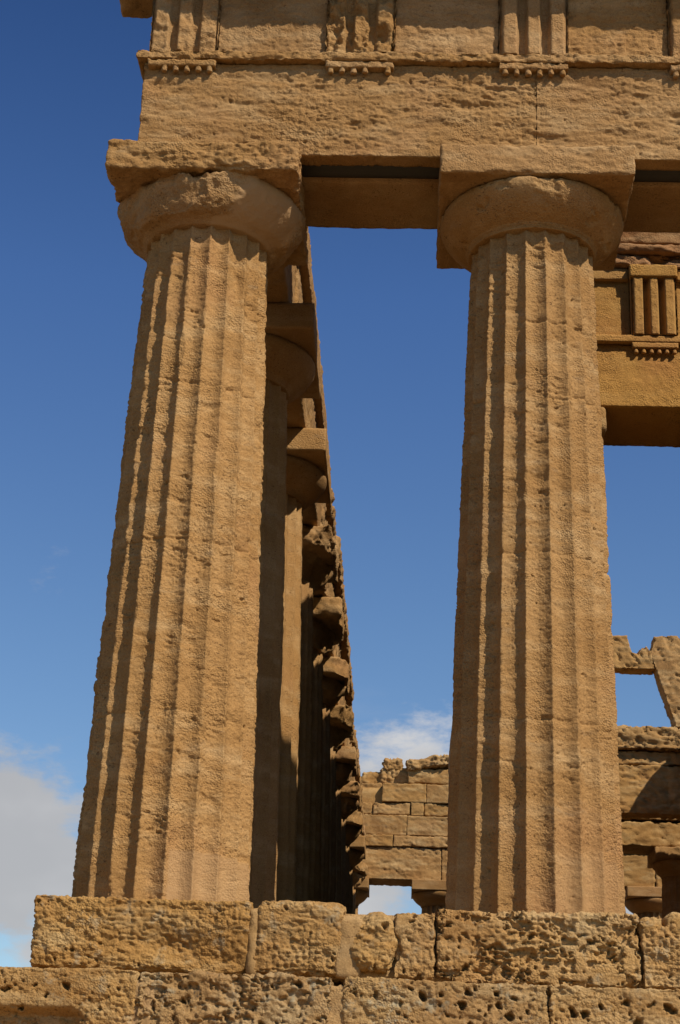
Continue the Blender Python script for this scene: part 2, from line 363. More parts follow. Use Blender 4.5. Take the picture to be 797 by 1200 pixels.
def place(kind, x, y, label, group, rot=0, z=0):
    src = kinds[kind]
    if kind not in used:
        used.add(kind); o = src; link(o)
    else:
        o = src.copy(); link(o)
        for ch in list(src.children):
            c = ch.copy(); link(c); c.parent = o
    o.location = (x, y, z); o.rotation_euler = (0, 0, math.radians(rot))
    return tag(o, label, 'column', group, 'thing')
G1 = 'columns across the front of the temple'
place('whole', CX[2], 0, 'fluted column third from the corner of the temple front', G1)
place('worn', CX[3], 0, 'fluted column fourth from the corner of the temple front', G1)
place('whole', CX[4], 0, 'fluted column fifth from the corner of the temple front', G1, 90)
place('worn', CX[5], 0, 'fluted column at the far corner of the temple front', G1, 90)
G2 = 'columns along the shaded side of the temple'
side = [('whole', 'dark column directly behind the chipped corner column, patches of sun low down', 90),
        ('whole', 'side column with a sunlit strip down its shaft and a lit square slab', 0),
        ('ruin', 'side column with a broken lumpy capital, just behind the sunlit shaft', 0),
        ('ruin2', 'shaded side column with a ragged capital, fourth behind the corner column', 0),
        ('worn', 'shaded side column with a lit squarish slab, fifth behind the corner column', 0),
        ('ruin', 'shaded side column with a crumbled capital, sixth behind the corner column', 90),
        ('worn', 'shaded side column with a square slab end in sun, seventh behind the corner column', 90),
        ('ruin2', 'shaded side column with a knobbly capital, eighth behind the corner column', 90),
        ('worn', 'shaded side column, ninth behind the corner column, slab tip in sun', 0),
        ('whole', 'shaded side column with a crisp lit slab corner, tenth behind the corner column', 90),
        ('ruin', 'shaded side column with a rounded lump of slab, last before the far end', 180),
        ('whole', 'column at the far corner of the shaded side, against a patch of sky', 0)]
for k, (kind, lab, rot) in enumerate(side): place(kind, 0, FY[k + 1], lab, G2, rot)
YB = FY[12]
G3 = 'columns across the far end of the temple'
for k, (kind, lab) in enumerate([('whole', 'far end column with its capital showing beside the bright gap under the beam'), ('worn', 'far end column hidden behind the second front column'),
                                 ('whole', 'far end column whose capital edges a sliver of sky in the dark doorway'), ('worn', 'far end column deep in the dark doorway'), ('whole', 'far end column at the hidden corner')]):
    place(kind, CX[k + 1], YB, lab, G3, 90)
G4 = 'columns of the inner porches'
def porch(kind, x, y, lab):
    o = place(kind, x, y, lab, G4); o.scale = (.94, .94, 6.87 / 6.70); return o
porch('worn', 6.2, 5.62, 'porch column just inside the front, beside the golden frieze'); porch('whole', 9.2, 5.62, 'second porch column just inside the front')
porch('whole', 6.2, 32.9, 'inner porch column behind the wall with the window, nearer one'); porch('worn', 9.35, 32.9, 'dark inner porch column standing in the shaded doorway')

# ------------------------------------------------------------------ front entablature
E1 = thing('entablature', 'sunlit carved stone beam with grooved frieze blocks resting on the two front columns', 'entablature', (0, 0, 0))
FACE = -.638
ab = [-.64, 3.012, 6.106, 9.31, 12.41, 16.06]
for i in range(5):
    xs = lin(ab[i] + .0002, ab[i + 1] - .0002, .0105) if i == 0 else (mixlin(ab[i] + .0002, 4.5, ab[i + 1] - .0006, .0105, .08) if i == 1 else lin(ab[i] + .002, ab[i + 1] - .002, .12))
    zs = lin(HC, 7.688, .0105) if i < 2 else lin(HC, 7.688, .12)
    def shp(V, N, P, i=i):
        if i > 1: return V
        V = V.copy(); f = fbm(P, .5, 3, 90)
        # bedded erosion: laminar hollows eaten into the face
        band = sm(.02, .5, fbm(P, .16, 4, 93, .55, (2.2, 1, .8))) * sm(7.60, 7.50, P[:, 2]) * (.45 + .55 * sm(-.2, .3, f))
        front = (N[:, 1] < -.5)
        V[:, 1] += np.where(front, .028 * band, 0)
        return V
    block('architrave', xs, lin(FACE, -.465, .03), zs, M_STONE, E1, rough=.015 if i < 2 else .004, size=.055, edge=.002, chip=.0, strat=2.6, seed=81, shape=shp, pit=[(.034, .5, .004, .013), (.09, .25, .008, .024)] if i < 2 else None, fine=.6, fine_size=.02)
    # inner beam
    block('back_beam', lin(ab[i] + .66 if i == 0 else ab[i] + .002, ab[i + 1] - .002, .05 if i < 2 else .15), lin(-.206, .634, .04), lin(HC, 7.688, .06), M_STONE, E1, rough=.012, size=.15, edge=.012, chip=.5, strat=1.5, seed=191 + i)
block('steel_beam', lin(.7, 15, .5), lin(-.46, -.21, .06), lin(6.735, 7.6, .2), M_STEEL, E1, rough=0, edge=.006, chip=0)
def worn_edge(seed, a=.02):
    def f(V, N, P):
        V = V.copy(); V[:, 1] += np.where(N[:, 1] < -.3, a * np.clip(fbm(P, .12, 3, seed), 0, 1), 0); return V
    return f
block('taenia', mixlin(-.715, 4.5, 16.13, .012, .15), mixlin(-.722, -.60, .62, .012, .1), lin(7.69, 7.785, .0115), M_STONE, E1, rough=.014, size=.06, edge=.014, chip=1.0, seed=201, strat=2, fine=.6, shape=worn_edge(4, .035), cav=.010)

TC = [-.285, 1.375, 2.99, 4.56, 6.12, 7.71, 9.3, 10.86, 12.43, 14.05, 15.70]
def triglyph(x, y0, y1, z0, z1, w, mat, parent, res, seed, rough, wear=0.0, depth=.085, capband=None):
    h = w / 2
    def shp(V, N, P):
        V = V.copy(); u = (P[:, 0] - x) / h           # -1..1
        a = np.abs(u)
        g = np.clip(2.6 - 2.6 * np.abs(a - .335) / .165, 0, 1)      # two full glyphs
        e = np.clip((a - .86) / .14, 0, 1)                   # half glyph at each side
        k = np.maximum(g, e * .8) * depth
        k = np.maximum(k, wear * np.clip(fbm(P, .16, 4, seed + 9) + .25, 0, 1))
        top = P[:, 2] > (capband if capband else 1e9)
        V[:, 1] += np.where((N[:, 1] < -.4) & ~top, k, 0)
        return V
    return block('triglyph', lin(x - h, x + h, res), np.r_[y0, y0 + .02, lin(y0 + .07, y1, .08)], lin(z0, z1, res * 1.2), mat, parent, rough=rough, size=.07, edge=.006, chip=.6, seed=seed, shape=shp)
for i, x in enumerate(TC):
    near = i < 4
    triglyph(x, -.712, -.46, 7.788, 8.92, .636, M_STONE, E1, .0115 if near else .05, 211 + i, [.02, .028, .010, .016][i] if near else .003, wear=[.055, .12, .008, .04][i] if near else 0)
    if i + 1 < len(TC):
        a, b = x + .32, TC[i + 1] - .32
        block('metope', lin(a, b, .012 if near else .1), lin(-.645, -.47, .05), lin(7.787, 8.92, .012 if near else .1), M_STONE, E1, rough=.008, size=.06, edge=.004, chip=.2, strat=1.6, seed=241 + i, fine=.9, cav=.006, shape=worn_edge(244 + i, .018) if near else None)
    if i < 6:
        rg = block('regula', lin(x - .318, x + .318, .0115), lin(-.708, -.60, .0115), lin(7.618, 7.687, .0115), M_STONE, E1, rough=.014, size=.05, fine=.7, edge=.010, chip=.9, seed=261 + i)
        for g in range(6):
            if (i == 0 and g in (0,)) or (i == 1 and g == 4): continue           # broken away
            gx = x - .265 + .106 * g; ln = .062 * random.uniform(.75, 1.0)
            lathe('gutta', rg, M_STONE, [(.001, 7.619 - ln), (.020, 7.618 - ln), (.027, 7.626 - ln), (.026, 7.635)], 22, .004, (gx, 0, 0), .008, .03, 280 + i * 6 + g).location = (gx, -.675, 0)
block('frieze_backing', lin(-.55, 15.9, .3), lin(-.455, .60, .12), lin(7.79, 8.92, .12), M_STONE, E1, rough=.012, size=.3, edge=.02, seed=301)
def gs(V, N, P):
    V = V.copy(); V[:, 2] += np.where(N[:, 2] < -.3, -.05 * np.clip((-.6 - P[:, 1]) / .55, 0, 1) + .02 * fbm(P, .12, 3, 5), 0)
    return V
block('cornice', mixlin(-1.10, 4.5, 16.5, .025, .15), mixlin(-1.165, .3, .32, .03, .02), lin(8.93, 9.35, .03), M_STONE, E1, rough=.018, size=.12, edge=.03, chip=.9, seed=311, shape=gs)
SL = .295
def ped(V, N, P):
    V = V.copy(); t = (P[:, 2] - 9.36)
    V[:, 2] = 9.36 + t * np.clip(8.7 - np.abs(P[:, 0] - 7.7), .05, 9) * SL
    return V
block('pediment', lin(-.95, 16.35, .15), lin(-.60, .10, .1), lin(9.36, 10.36, .1), M_STONE, E1, rough=.02, size=.3, edge=.01, chip=0, seed=321, shape=ped)

# ------------------------------------------------------------------ side entablature (over the shaded row, seen from inside)
E2 = thing('entablature', 'long side beam receding over the shaded row of columns, edge lit by the sun', 'entablature', (0, 0, 0))
for k in range(12):
    a = .66 if k == 0 else FY[k]; b = FY[k + 1] if k < 11 else YB - .66
    rs = .03 if k < 3 else .05
    block('architrave', lin(-.638, .62 + .03 * random.uniform(-1, 1), .1), lin(a + .004, b - .004, rs), lin(HC, 7.69, rs), M_STONE, E2, rough=.02 if k < 3 else .035, size=.2, edge=.035, chip=1, cav=.01 if k < 3 else .04, strat=1.5, seed=401 + k, fine=.5)
    x1 = .735 + .05 * random.uniform(-1, .6)
    block('frieze_block', lin(-.60, x1, .1), lin(a + .006, b - .006, rs), lin(7.72, 8.10 + .03 * random.uniform(-1, 1), rs), M_STONE, E2, rough=.02 if k < 3 else .05, size=.22, edge=.025 if k < 3 else .06, chip=.5 if k < 3 else 1, cav=.006 if k < 3 else .05, strat=1.5, seed=431 + k, fine=.5)
    block('upper_course', lin(-.58, .20, .1), lin(a + .01, b - .01, rs * 2), lin(8.11, 8.6, rs * 2), M_STONE, E2, rough=.03, size=.2, edge=.04, chip=1, strat=1.5, seed=461 + k, fine=.5)

# ------------------------------------------------------------------ inner porch (golden frieze) and the long inner walls
E3 = thing('entablature', 'golden porch beam with one crisp grooved frieze block behind the second column', 'entablature', (0, 0, 0))
YP = 4.95
xa, xb = 3.06, 12.36
for (a, b) in ((xa, 6.2), (6.206, 9.2), (9.206, xb)):
    block('architrave', lin(a, b, .02 if a < 6 else .1), mixlin(YP, YP + .2, 6.14, .05, .1), lin(6.875, 7.71, .02 if a < 6 else .1), M_GOLD, E3, rough=.010, size=.12, edge=.012, chip=.5, seed=501, pit=[(.09, .12, .005, .02)] if a < 6 else None)
block('taenia', mixlin(xa - .03, 5.6, xb + .03, .02, .15), lin(YP - .075, YP + .3, .05), lin(7.714, 7.81, .02), M_GOLD, E3, rough=.004, size=.1, edge=.008, seed=505)
PT = [3.46, 4.868, 6.28, 7.7, 9.12, 10.53, 11.95]
for i, x in enumerate(PT):
    near = 0 < i < 3
    triglyph(x, YP - .105, YP + .2, 7.813, 8.765, .56, M_GOLD, E3, .014 if near else .05, 511 + i, .006, wear=.012, depth=.11, capband=8.60)
    block('triglyph_band', lin(x - .295, x + .295, .02), lin(YP - .125, YP + .1, .05), lin(8.60, 8.768, .02), M_GOLD, E3, rough=.006, size=.1, edge=.01, seed=531 + i)
    if i + 1 < len(PT):
        a, b = x + .282, PT[i + 1] - .282
        block('metope', lin(a, b, .02 if i < 2 else .1), lin(YP + .03, YP + .22, .05), lin(7.812, 8.765, .02 if i < 2 else .1), M_GOLD, E3, rough=.008, size=.12, edge=.006, chip=.3, seed=541 + i, fine=.5)
        block('metope_band', lin(a + .015, b - .015, .02 if i < 2 else .1), lin(YP - .03, YP + .1, .05), lin(8.60, 8.758, .02 if i < 2 else .05), M_GOLD, E3, rough=.006, size=.1, edge=.01, chip=.7, seed=551 + i)
    if near:
        rg = block('regula', lin(x - .28, x + .28, .02), lin(YP - .07, YP + .02, .02), lin(7.64, 7.712, .02), M_GOLD, E3, rough=.003, edge=.005, seed=561 + i)
        for g in range(6):
            lathe('gutta', rg, M_GOLD, [(.001, 7.575), (.030, 7.577), (.020, 7.643)], 16, .01, (0, 0, 0), .001, .05, 570 + g).location = (x - .233 + .0933 * g, YP - .035, 0)
block('frieze_backing', lin(xa, xb, .3), lin(YP + .21, 6.1, .1), lin(7.72, 8.78, .2), M_GOLD, E3, rough=.01, edge=.02, seed=580)
def ragged(seed, a=.06):
    def f(V, N, P):
        V = V.copy(); V[:, 1] += np.where(N[:, 1] < -.2, a * np.clip(fbm(P, .18, 4, seed, .6, (2, 1, .7)) + .25, 0, 1), 0); return V
    return f
block('crumbled_course', mixlin(4.34, 6, xb, .022, .15), mixlin(YP - .10, YP + .2, 6.0, .03, .2), lin(8.775, 8.93, .02), M_RED, E3, rough=.03, size=.1, edge=.03, chip=1, strat=2.5, seed=590, shape=ragged(591, .14))
block('crumbled_course', mixlin(4.38, 6, xb, .022, .15), mixlin(YP - .16, YP + .2, 6.0, .03, .2), lin(8.94, 9.06, .02), M_RED, E3, rough=.025, size=.1, edge=.03, chip=1, strat=2.5, seed=592, shape=ragged(593, .08))
block('upper_course', mixlin(4.40, 6, xb, .022, .15), mixlin(YP - .12, YP + .2, 6.0, .03, .2), lin(9.07, 9.75, .022), M_RED, E3, rough=.02, size=.1, edge=.03, chip=.8, strat=2, seed=594)

def long_wall(x0, x1, lab):
    w = thing('inner_wall', lab, 'wall', (0, 0, 0), 'long walls of the inner room')
    n = 16; z = -.05; k = 0
    while z < 9.5:
        h = .62 if z < 9 else 9.55 - z
        def shp(V, N, P): return V
        block('wall_course', lin(x0, x1, .3), lin(5.0 if z < 6.8 else 6.2, 33.2, .25), lin(z + .003, z + h - .003, .15), M_FAR, w, rough=.02, size=.3, edge=.02, chip=.6, seed=610 + k); k += 1
        z += h
    block('corner_pier', lin(x0 - .06, x0 + 1.12, .04), lin(4.98, 6.1, .04), lin(0, 6.55, .04), M_FAR, w, rough=.012, size=.2, edge=.02, seed=630)
    block('pier_cap', lin(x0 - .12, x0 + 1.18, .04), lin(4.92, 6.16, .04), lin(6.553, 6.868, .04), M_FAR, w, rough=.012, size=.2, edge=.03, seed=631)
long_wall(3.08, 3.95, 'tall inner wall just visible past the edge of the second front column')
long_wall(11.45, 12.32, 'tall inner wall on the far side, out of sight behind the front')

# ------------------------------------------------------------------ cross wall with the sloping window
E4 = thing('gable_wall', 'ruined inner cross wall with a tapering window open to the sky', 'wall', (0, 0, 0))
YC = 30.0
def prism(name, poly, y0, y1, mat, parent, res, rough, seed, size=.25):
    """wall piece of a given outline (xz polygon, counter-clockwise) with thickness, faces gridded by clipping a fine lattice to the outline"""
    import bmesh
    bm = bmesh.new()
    vs = [bm.verts.new((p[0], y0, p[1])) for p in poly]; f = bm.faces.new(vs)
    ex = bmesh.ops.extrude_face_region(bm, geom=[f])
    bmesh.ops.translate(bm, verts=[v for v in ex['geom'] if isinstance(v, bmesh.types.BMVert)], vec=(0, y1 - y0, 0))
    xs = [p[0] for p in poly]; zs = [p[1] for p in poly]
    for ax, lo, hi in ((0, min(xs), max(xs)), (2, min(zs), max(zs)), (1, y0, y1)):
        n = int((hi - lo) / res)
        for k in range(1, n + 1):
            no = [0, 0, 0]; no[ax] = 1; co = [0, 0, 0]; co[ax] = lo + (hi - lo) * k / (n + 1)
            bmesh.ops.bisect_plane(bm, geom=bm.verts[:] + bm.edges[:] + bm.faces[:], plane_co=co, plane_no=no)
    bmesh.ops.triangulate(bm, faces=bm.faces[:]); bmesh.ops.remove_doubles(bm, verts=bm.verts[:], dist=.003)
    bmesh.ops.recalc_face_normals(bm, faces=bm.faces[:]); bm.normal_update()
    V = np.array([v.co[:] for v in bm.verts]); N = np.array([v.normal[:] for v in bm.verts])
    bm.verts.index_update(); Q = np.array([[v.index for v in f.verts] for f in bm.faces]); bm.free()
    d = rough * (fbm(V, size, 4, seed, .55, (1.6, 1, 1)) + .5 * grit(V, .10, seed + 3)) - .05 * sm(.16, .30, fbm(V, .22, 4, seed + 9))
    return mesh_obj(name, V + N * d[:, None], Q, mat, parent, np.zeros(len(V)))
TH = .6
# jambs and lintel of the window
prism('window_jamb', [(3.95, 9.56), (6.50, 9.56), (7.0, 11.12), (7.0, 11.6), (6.4, 11.95), (5.6, 11.5), (4.6, 10.7), (3.95, 10.4)], YC, YC + TH, M_FAR, E4, .04, .05, 701)
prism('window_jamb', [(8.90, 9.56), (9.22, 9.56), (9.28, 10.2), (9.2, 10.8), (9.24, 11.4), (9.17, 11.9), (9.0, 12.06), (8.62, 12.03), (8.40, 12.0), (8.30, 11.6), (8.30, 11.45), (8.42, 11.12)], YC, YC + TH, M_FAR, E4, .035, .05, 702)
prism('window_lintel', [(7.0, 11.12), (8.41, 11.12), (8.29, 11.45), (8.29, 11.62), (8.18, 11.74), (8.02, 11.70), (7.96, 11.53), (7.80, 11.55), (7.74, 11.72), (7.68, 12.02), (7.25, 12.0), (7.0, 11.9)], YC + .01, YC + TH - .02, M_FAR, E4, .035, .045, 703)
block('ledge', lin(3.96, 9.2, .05), lin(YC - .14, YC + TH + .02, .06), lin(8.93, 9.55, .04), M_FAR, E4, rough=.05, size=.16, edge=.05, chip=1, strat=2.2, seed=704, cav=.08, fine=.6, fine_size=.06)
zc = [(8.55, 8.925, .03), (7.27, 8.548, 0)]
for i, (a, b, dy) in enumerate(zc):
    block('lintel_course', lin(3.97, 11.43, .05), lin(YC + .02 + dy, YC + TH, .08), lin(a, b, .04), M_FAR, E4, rough=.035, size=.2, edge=.02, chip=1, strat=2.2, seed=710 + i, cav=.035, fine=.6, fine_size=.06)
for (a, b) in ((3.97, 5.7), (9.75, 11.43)):
    block('door_pier', lin(a, b, .1), lin(YC + .02, YC + TH, .1), lin(0, 7.267, .08), M_FAR, E4, rough=.03, size=.25, edge=.03, seed=720)
# unseen stump beside the doorway, its curved outline shaped to shade the cross wall
prism('shadow_stump', [(9.08, 7.0), (11.43, 7.0), (11.43, 11.0), (10.8, 10.9), (10.4, 10.76), (10.05, 10.58), (9.72, 10.31), (9.38, 9.93), (9.13, 9.49), (9.02, 9.1)], YC - 1.5, YC - 1.1, M_FAR, E4, .1, .03, 725)
block('shadow_stump', lin(9.1, 11.43, .1), lin(YC - 1.5, YC - .02, .1), lin(0, 6.98, .1), M_FAR, E4, rough=.03, size=.3, edge=.04, seed=726)

E5 = thing('entablature', 'plain stone beam glimpsed through the dark doorway under the window', 'entablature', (0, 0, 0))
for z0, z1, dy in ((6.88, 7.56, 0), (7.585, 8.3, -.05), (8.31, 9.2, 0)):
    block('beam_course', lin(3.08, 12.3, .06), lin(32.9 - .6 + dy, 33.4, .1), lin(z0, z1, .05), M_FAR, E5, rough=.03, size=.2, edge=.03, chip=1, cav=.03, strat=2, seed=730 + int(z0))

# ------------------------------------------------------------------ far end entablature, seen from inside
E6 = thing('entablature', 'ruined far end wall of stacked blocks with a rubble top', 'entablature', (0, 0, 0))
yi = YB - .634
def fb(name, x0, x1, z0, z1, dy=0, rough=.03, seed=0, edge=.006, chip=1.0, cav=.012, y1=None, mat=M_FAR, res=.035):
    return block(name, lin(x0, x1, res if x0 < 4 else .08), lin(yi + dy, y1 or yi + 1.2, .1), lin(z0, z1, res), mat, E6, rough=rough, size=.2, edge=edge, chip=chip, strat=1.7, seed=seed, fine=.6, cav=cav, fine_size=.05)
for k in range(5): fb('architrave', (CX[k] - .62 if k == 0 else CX[k]) + .005, CX[k + 1] - .005 if k < 4 else 16.0, 6.71, 7.66, 0, .035, 741 + k)
fb('frieze_block', -.6, 1.55, 7.67, 8.02, -.05, .02, 751); fb('frieze_block', 1.555, 3.4, 7.67, 8.02, -.06, .03, 752, .03); fb('frieze_block', 3.42, 15.9, 7.67, 8.0, -.04, .02, 753)
fb('wall_block', -.6, 1.952, 8.025, 8.625, .0, .025, 754); fb('wall_block', 1.955, 4.4, 8.028, 8.62, .01, .025, 755); fb('wall_block', 4.42, 15.9, 8.03, 8.62, .01, .025, 756)
fb('broken_course', -.6, .91, 8.63, 9.02, .10, .05, 757, .04, 1); fb('broken_course', .92, 2.06, 8.63, 9.02, .06, .05, 758, .035, 1); fb('broken_course', 2.07, 2.45, 8.63, 9.04, .03, .02, 759); fb('broken_course', 2.47, 15.9, 8.63, 9.02, .08, .05, 760, .035, 1)
fb('upper_block', 1.18, 2.52, 9.03, 9.60, .02, .02, 761); fb('upper_block', 2.525, 4.6, 9.03, 9.60, .04, .02, 762); fb('upper_block', 4.62, 15.4, 9.03, 9.6, .05, .02, 763)
fb('rubble_stone', -.5, .5, 9.0, 9.62, .35, .09, 764, .07, 1); fb('rubble_stone', .38, 1.2, 9.0, 9.66, .30, .09, 765, .07, 1)
fb('rubble_stone', .55, 1.35, 9.45, 10.06, .45, .10, 766, .09, 1); fb('rubble_stone', 1.1, 2.0, 9.5, 10.16, .32, .09, 767, .08, 1); fb('rubble_stone', .05, .75, 9.4, 9.9, .5, .09, 768, .08, 1)
fb('upper_block', 1.95, 4.6, 9.61, 10.10, .10, .03, 769, .05)
block('backing_core', lin(-.5, 15.5, .4), lin(yi + .25, yi + 1.1, .2), lin(6.9, 9.5, .2), M_FAR, E6, rough=.02, size=.3, edge=.02, seed=775)
def rb(name, c, s, seed, rot=0):
    o = block(name, lin(-s[0], s[0], .035), lin(-s[1], s[1], .06), lin(-s[2], s[2], .03), M_FAR, E6, rough=.06, size=.2, edge=min(s) * .45, chip=1, cav=.03, fine=.8, fine_size=.05, seed=seed, offset=c)
    o.location = c; o.rotation_euler = (0, -math.radians(rot), 0); return o
rb('raking_slab', (2.75, yi + .45, 10.30), (.85, .5, .17), 771, 10); rb('rubble_stone', (1.50, yi + .6, 10.22), (.30, .3, .22), 772); rb('raking_slab', (4.3, yi + .45, 10.6), (.8, .5, .17), 773, 12)

# ------------------------------------------------------------------ steps in front
PIT = [(.042, .35, .006, .014), (.10, .38, .012, .032)]
PIT2 = [(.042, .45, .006, .015), (.088, .72, .014, .036)]
S1 = thing('stone_step', 'upper course of pitted yellow blocks carrying the two columns', 'step', (0, 0, 0), 'weathered steps under the columns')
RS = .0085
def crest(seed, a=.05, drop=0.0, x0=0):
    def f(V, N, P):
        V = V.copy(); top = sm(-.3, -.08, P[:, 2])
        V[:, 2] += top * (a * fbm(P * np.array([1, .6, 0]), .35, 4, seed) - drop)
        return V
    return f
def sblock(x0, x1, z0, z1, seed, rough=.017, edge=.028, a=.03, drop=0, y0=-.95, parent=None, pit=PIT, name='step_block', res=RS, y1=-.1, mat=None, label=None, shape=None, size=.24, cav=.010):
    o = block(name, lin(x0, x1, res), np.concatenate([lin(y0, y0 + .18, .012), lin(y0 + .18, y1, .06)[1:]]), lin(z0, z1, res), mat or M_STEP, parent or S1, rough=rough, size=size, edge=edge, chip=.9, strat=1.35, seed=seed, pit=pit, shape=shape or crest(seed, a, drop), fine=.6, fine_size=.022, cav=cav, pit_depth=3.2)
    if label: o['label'] = label
    return o
def scoop(V, N, P):
    V = crest(811, .02)(V, N, P)
    k = np.exp(-(((P[:, 0] - .62) / .30) ** 2 + ((P[:, 2] + .56) / .16) ** 2)) + .9 * np.exp(-(((P[:, 0] - .22) / .30) ** 2 + ((P[:, 2] + .42) / .10) ** 2))
    V[:, 1] += np.where(N[:, 1] < -.2, .05 * k, 0); return V
sblock(-.82, .82, -.615, -.075, 811, shape=scoop, edge=.03)
sblock(.835, 1.525, -.61, -.055, 812, edge=.05, rough=.028, a=.04)
def boulder(V, N, P):
    u = np.clip((P[:, 0] - 1.745) / .215, -1, 1); s = 1 - .42 * np.clip(-(P[:, 2] + .32) / .28, 0, 1) ** 1.5 - .25 * np.clip((P[:, 2] + .32) / .2, 0, 1) ** 2
    V = V.copy(); V[:, 0] = 1.745 + (V[:, 0] - 1.745 + .03 * (P[:, 2] + .3)) * s; return V
sblock(1.545, 1.945, -.56, -.115, 813, edge=.13, rough=.03, shape=boulder, y0=-.97, label='rounded boulder-shaped stone wedged between the blocks')
sblock(1.90, 2.205, -.61, -.12, 814, edge=.035, rough=.025, a=.03)
sblock(2.215, 3.72, -.625, -.085, 815, edge=.025, rough=.022, a=.035, cav=.045)
sblock(3.70, 3.90, -.25, -.075, 816, edge=.07, rough=.02, y0=-.96); sblock(3.895, 4.10, -.27, -.055, 817, edge=.085, rough=.02, y0=-.97)
sblock(3.735, 5.1, -.625, -.14, 818, edge=.03, rough=.025); sblock(5.11, 6.6, -.62, -.1, 819, res=.03)
for k in range(6): sblock(6.61 + 1.6 * k, 8.2 + 1.6 * k, -.62, -.1, 820 + k, res=.06)
def mort(name, x0, x1, y0, y1, z0, z1, seed, parent):
    return block(name, lin(x0, x1, .02), np.concatenate([lin(y0, y0 + .1, .02), lin(y0 + .1, y1, .1)[1:]]), lin(z0, z1, .02), M_MORTAR, parent, rough=.03, size=.2, edge=.03, chip=.5, seed=seed)
mort('mortar', -.78, 4.6, -.85, -.3, -.625, -.15, 830, S1); mort('mortar', 1.46, 1.66, -.935, -.4, -.62, -.17, 831, S1); mort('mortar', .80, .88, -.935, -.4, -.62, -.12, 832, S1)
block('paving', lin(-.80, 16.2, .2), lin(-.80, .8, .1), lin(-.5, -.125, .1), M_STONE, S1, rough=.006, size=.2, edge=.02, seed=835)
block('paving', lin(-.80, .8, .2), lin(.81, YB + .8, .3), lin(-.5, -.125, .1), M_STONE, S1, rough=.006, size=.2, edge=.02, seed=836)
block('paving', lin(.82, 16.2, .3), lin(.81, YB + .8, .4), lin(-.5, -.12, .2), M_STONE, S1, rough=.006, size=.2, edge=.02, seed=837)

S2 = thing('stone_step', 'lower course of deeply holed, lichen-greyed blocks along the bottom', 'step', (0, 0, 0), 'weathered steps under the columns')
def low(x0, x1, seed, res=RS, **k): return sblock(x0, x1, -1.22, -.66, seed, parent=S2, y0=-1.36, y1=-.6, pit=PIT2, edge=.028, res=res, **k)
def hollow(V, N, P):
    V = crest(841, .02)(V, N, P)
    k = sm(-.92, -1.0, P[:, 2]) * sm(-.25, -.45, P[:, 0] + .1 * fbm(P, .2, 2, 3))
    V[:, 1] += np.where(N[:, 1] < -.2, .10 * k, 0); return V
low(-1.22, .065, 841, shape=hollow, rough=.02)
low(.07, 1.46, 842, rough=.035, a=.03, size=.2, cav=.03, mat=M_CRUST); low(1.55, 3.005, 843, rough=.02, a=.02, mat=M_CRUST); low(3.01, 4.5, 844, rough=.02, a=.02); low(4.52, 6.2, 845, res=.03)
for k in range(6): low(6.21 + 1.65 * k, 7.85 + 1.65 * k, 846 + k, res=.06)
mort('mortar', -1.1, 4.6, -1.25, -.8, -1.2, -.72, 860, S2); mort('mortar', 1.40, 1.62, -1.345, -.8, -1.2, -.71, 861, S2); mort('mortar', -.02, .2, -1.33, -.8, -1.2, -.72, 862, S2)
block('step_core', lin(-1.15, 16.6, .3), lin(-.66, YB + 1.2, .5), lin(-1.2, -.64, .2), M_STEP, S2, rough=.01, edge=.02, seed=865)

# ------------------------------------------------------------------ ground and terrace
def ground():
    g = np.concatenate([-np.geomspace(12, 6000, 26)[::-1], np.linspace(-10, 60, 50), np.geomspace(64, 6000, 26)])
    X, Y = np.meshgrid(g, g, indexing='ij'); P = np.stack([X, Y, X * 0], -1).reshape(-1, 3)
    inside = sm(9, 2, np.maximum(np.maximum(-2.2 - P[:, 0], P[:, 0] - 17.6), np.maximum(-2.4 - P[:, 1], P[:, 1] - YB - 2)))
    P[:, 2] = -3.8 + .15 * fbm(P, 4, 3, 9) - .02 * np.clip(np.linalg.norm(P[:, :2], axis=1) - 60, 0, 900) + .0 * inside
    n = len(g); I, J = np.meshgrid(np.arange(n - 1), np.arange(n - 1), indexing='ij')
    Q = np.stack([I * n + J, (I + 1) * n + J, (I + 1) * n + J + 1, I * n + J + 1], -1).reshape(-1, 4)
    return mesh_obj('ground', P, Q, M_EARTH, None, np.zeros(len(P)))
tag(ground(), kind='structure')
tag(block('terrace', lin(-2.0, 17.4, .3), lin(-2.0, YB + 1.8, .5), lin(-4.2, -1.24, .2), M_STEP, None, rough=.04, size=.4, edge=.08, seed=870), kind='structure')

# ------------------------------------------------------------------ light
AZ, EL = math.radians(46), math.radians(46)
sd = np.array([math.sin(AZ) * math.cos(EL), -math.cos(AZ) * math.cos(EL), math.sin(EL)])
sun = bpy.data.lights.new('sun', 'SUN'); sun.energy = 5.0; sun.angle = math.radians(.53); sun.color = (1, .93, .82)
so = link(bpy.data.objects.new('sun', sun)); so.location = (30, -30, 40)
from mathutils import Vector
so.rotation_euler = Vector(sd).to_track_quat('Z', 'Y').to_euler()

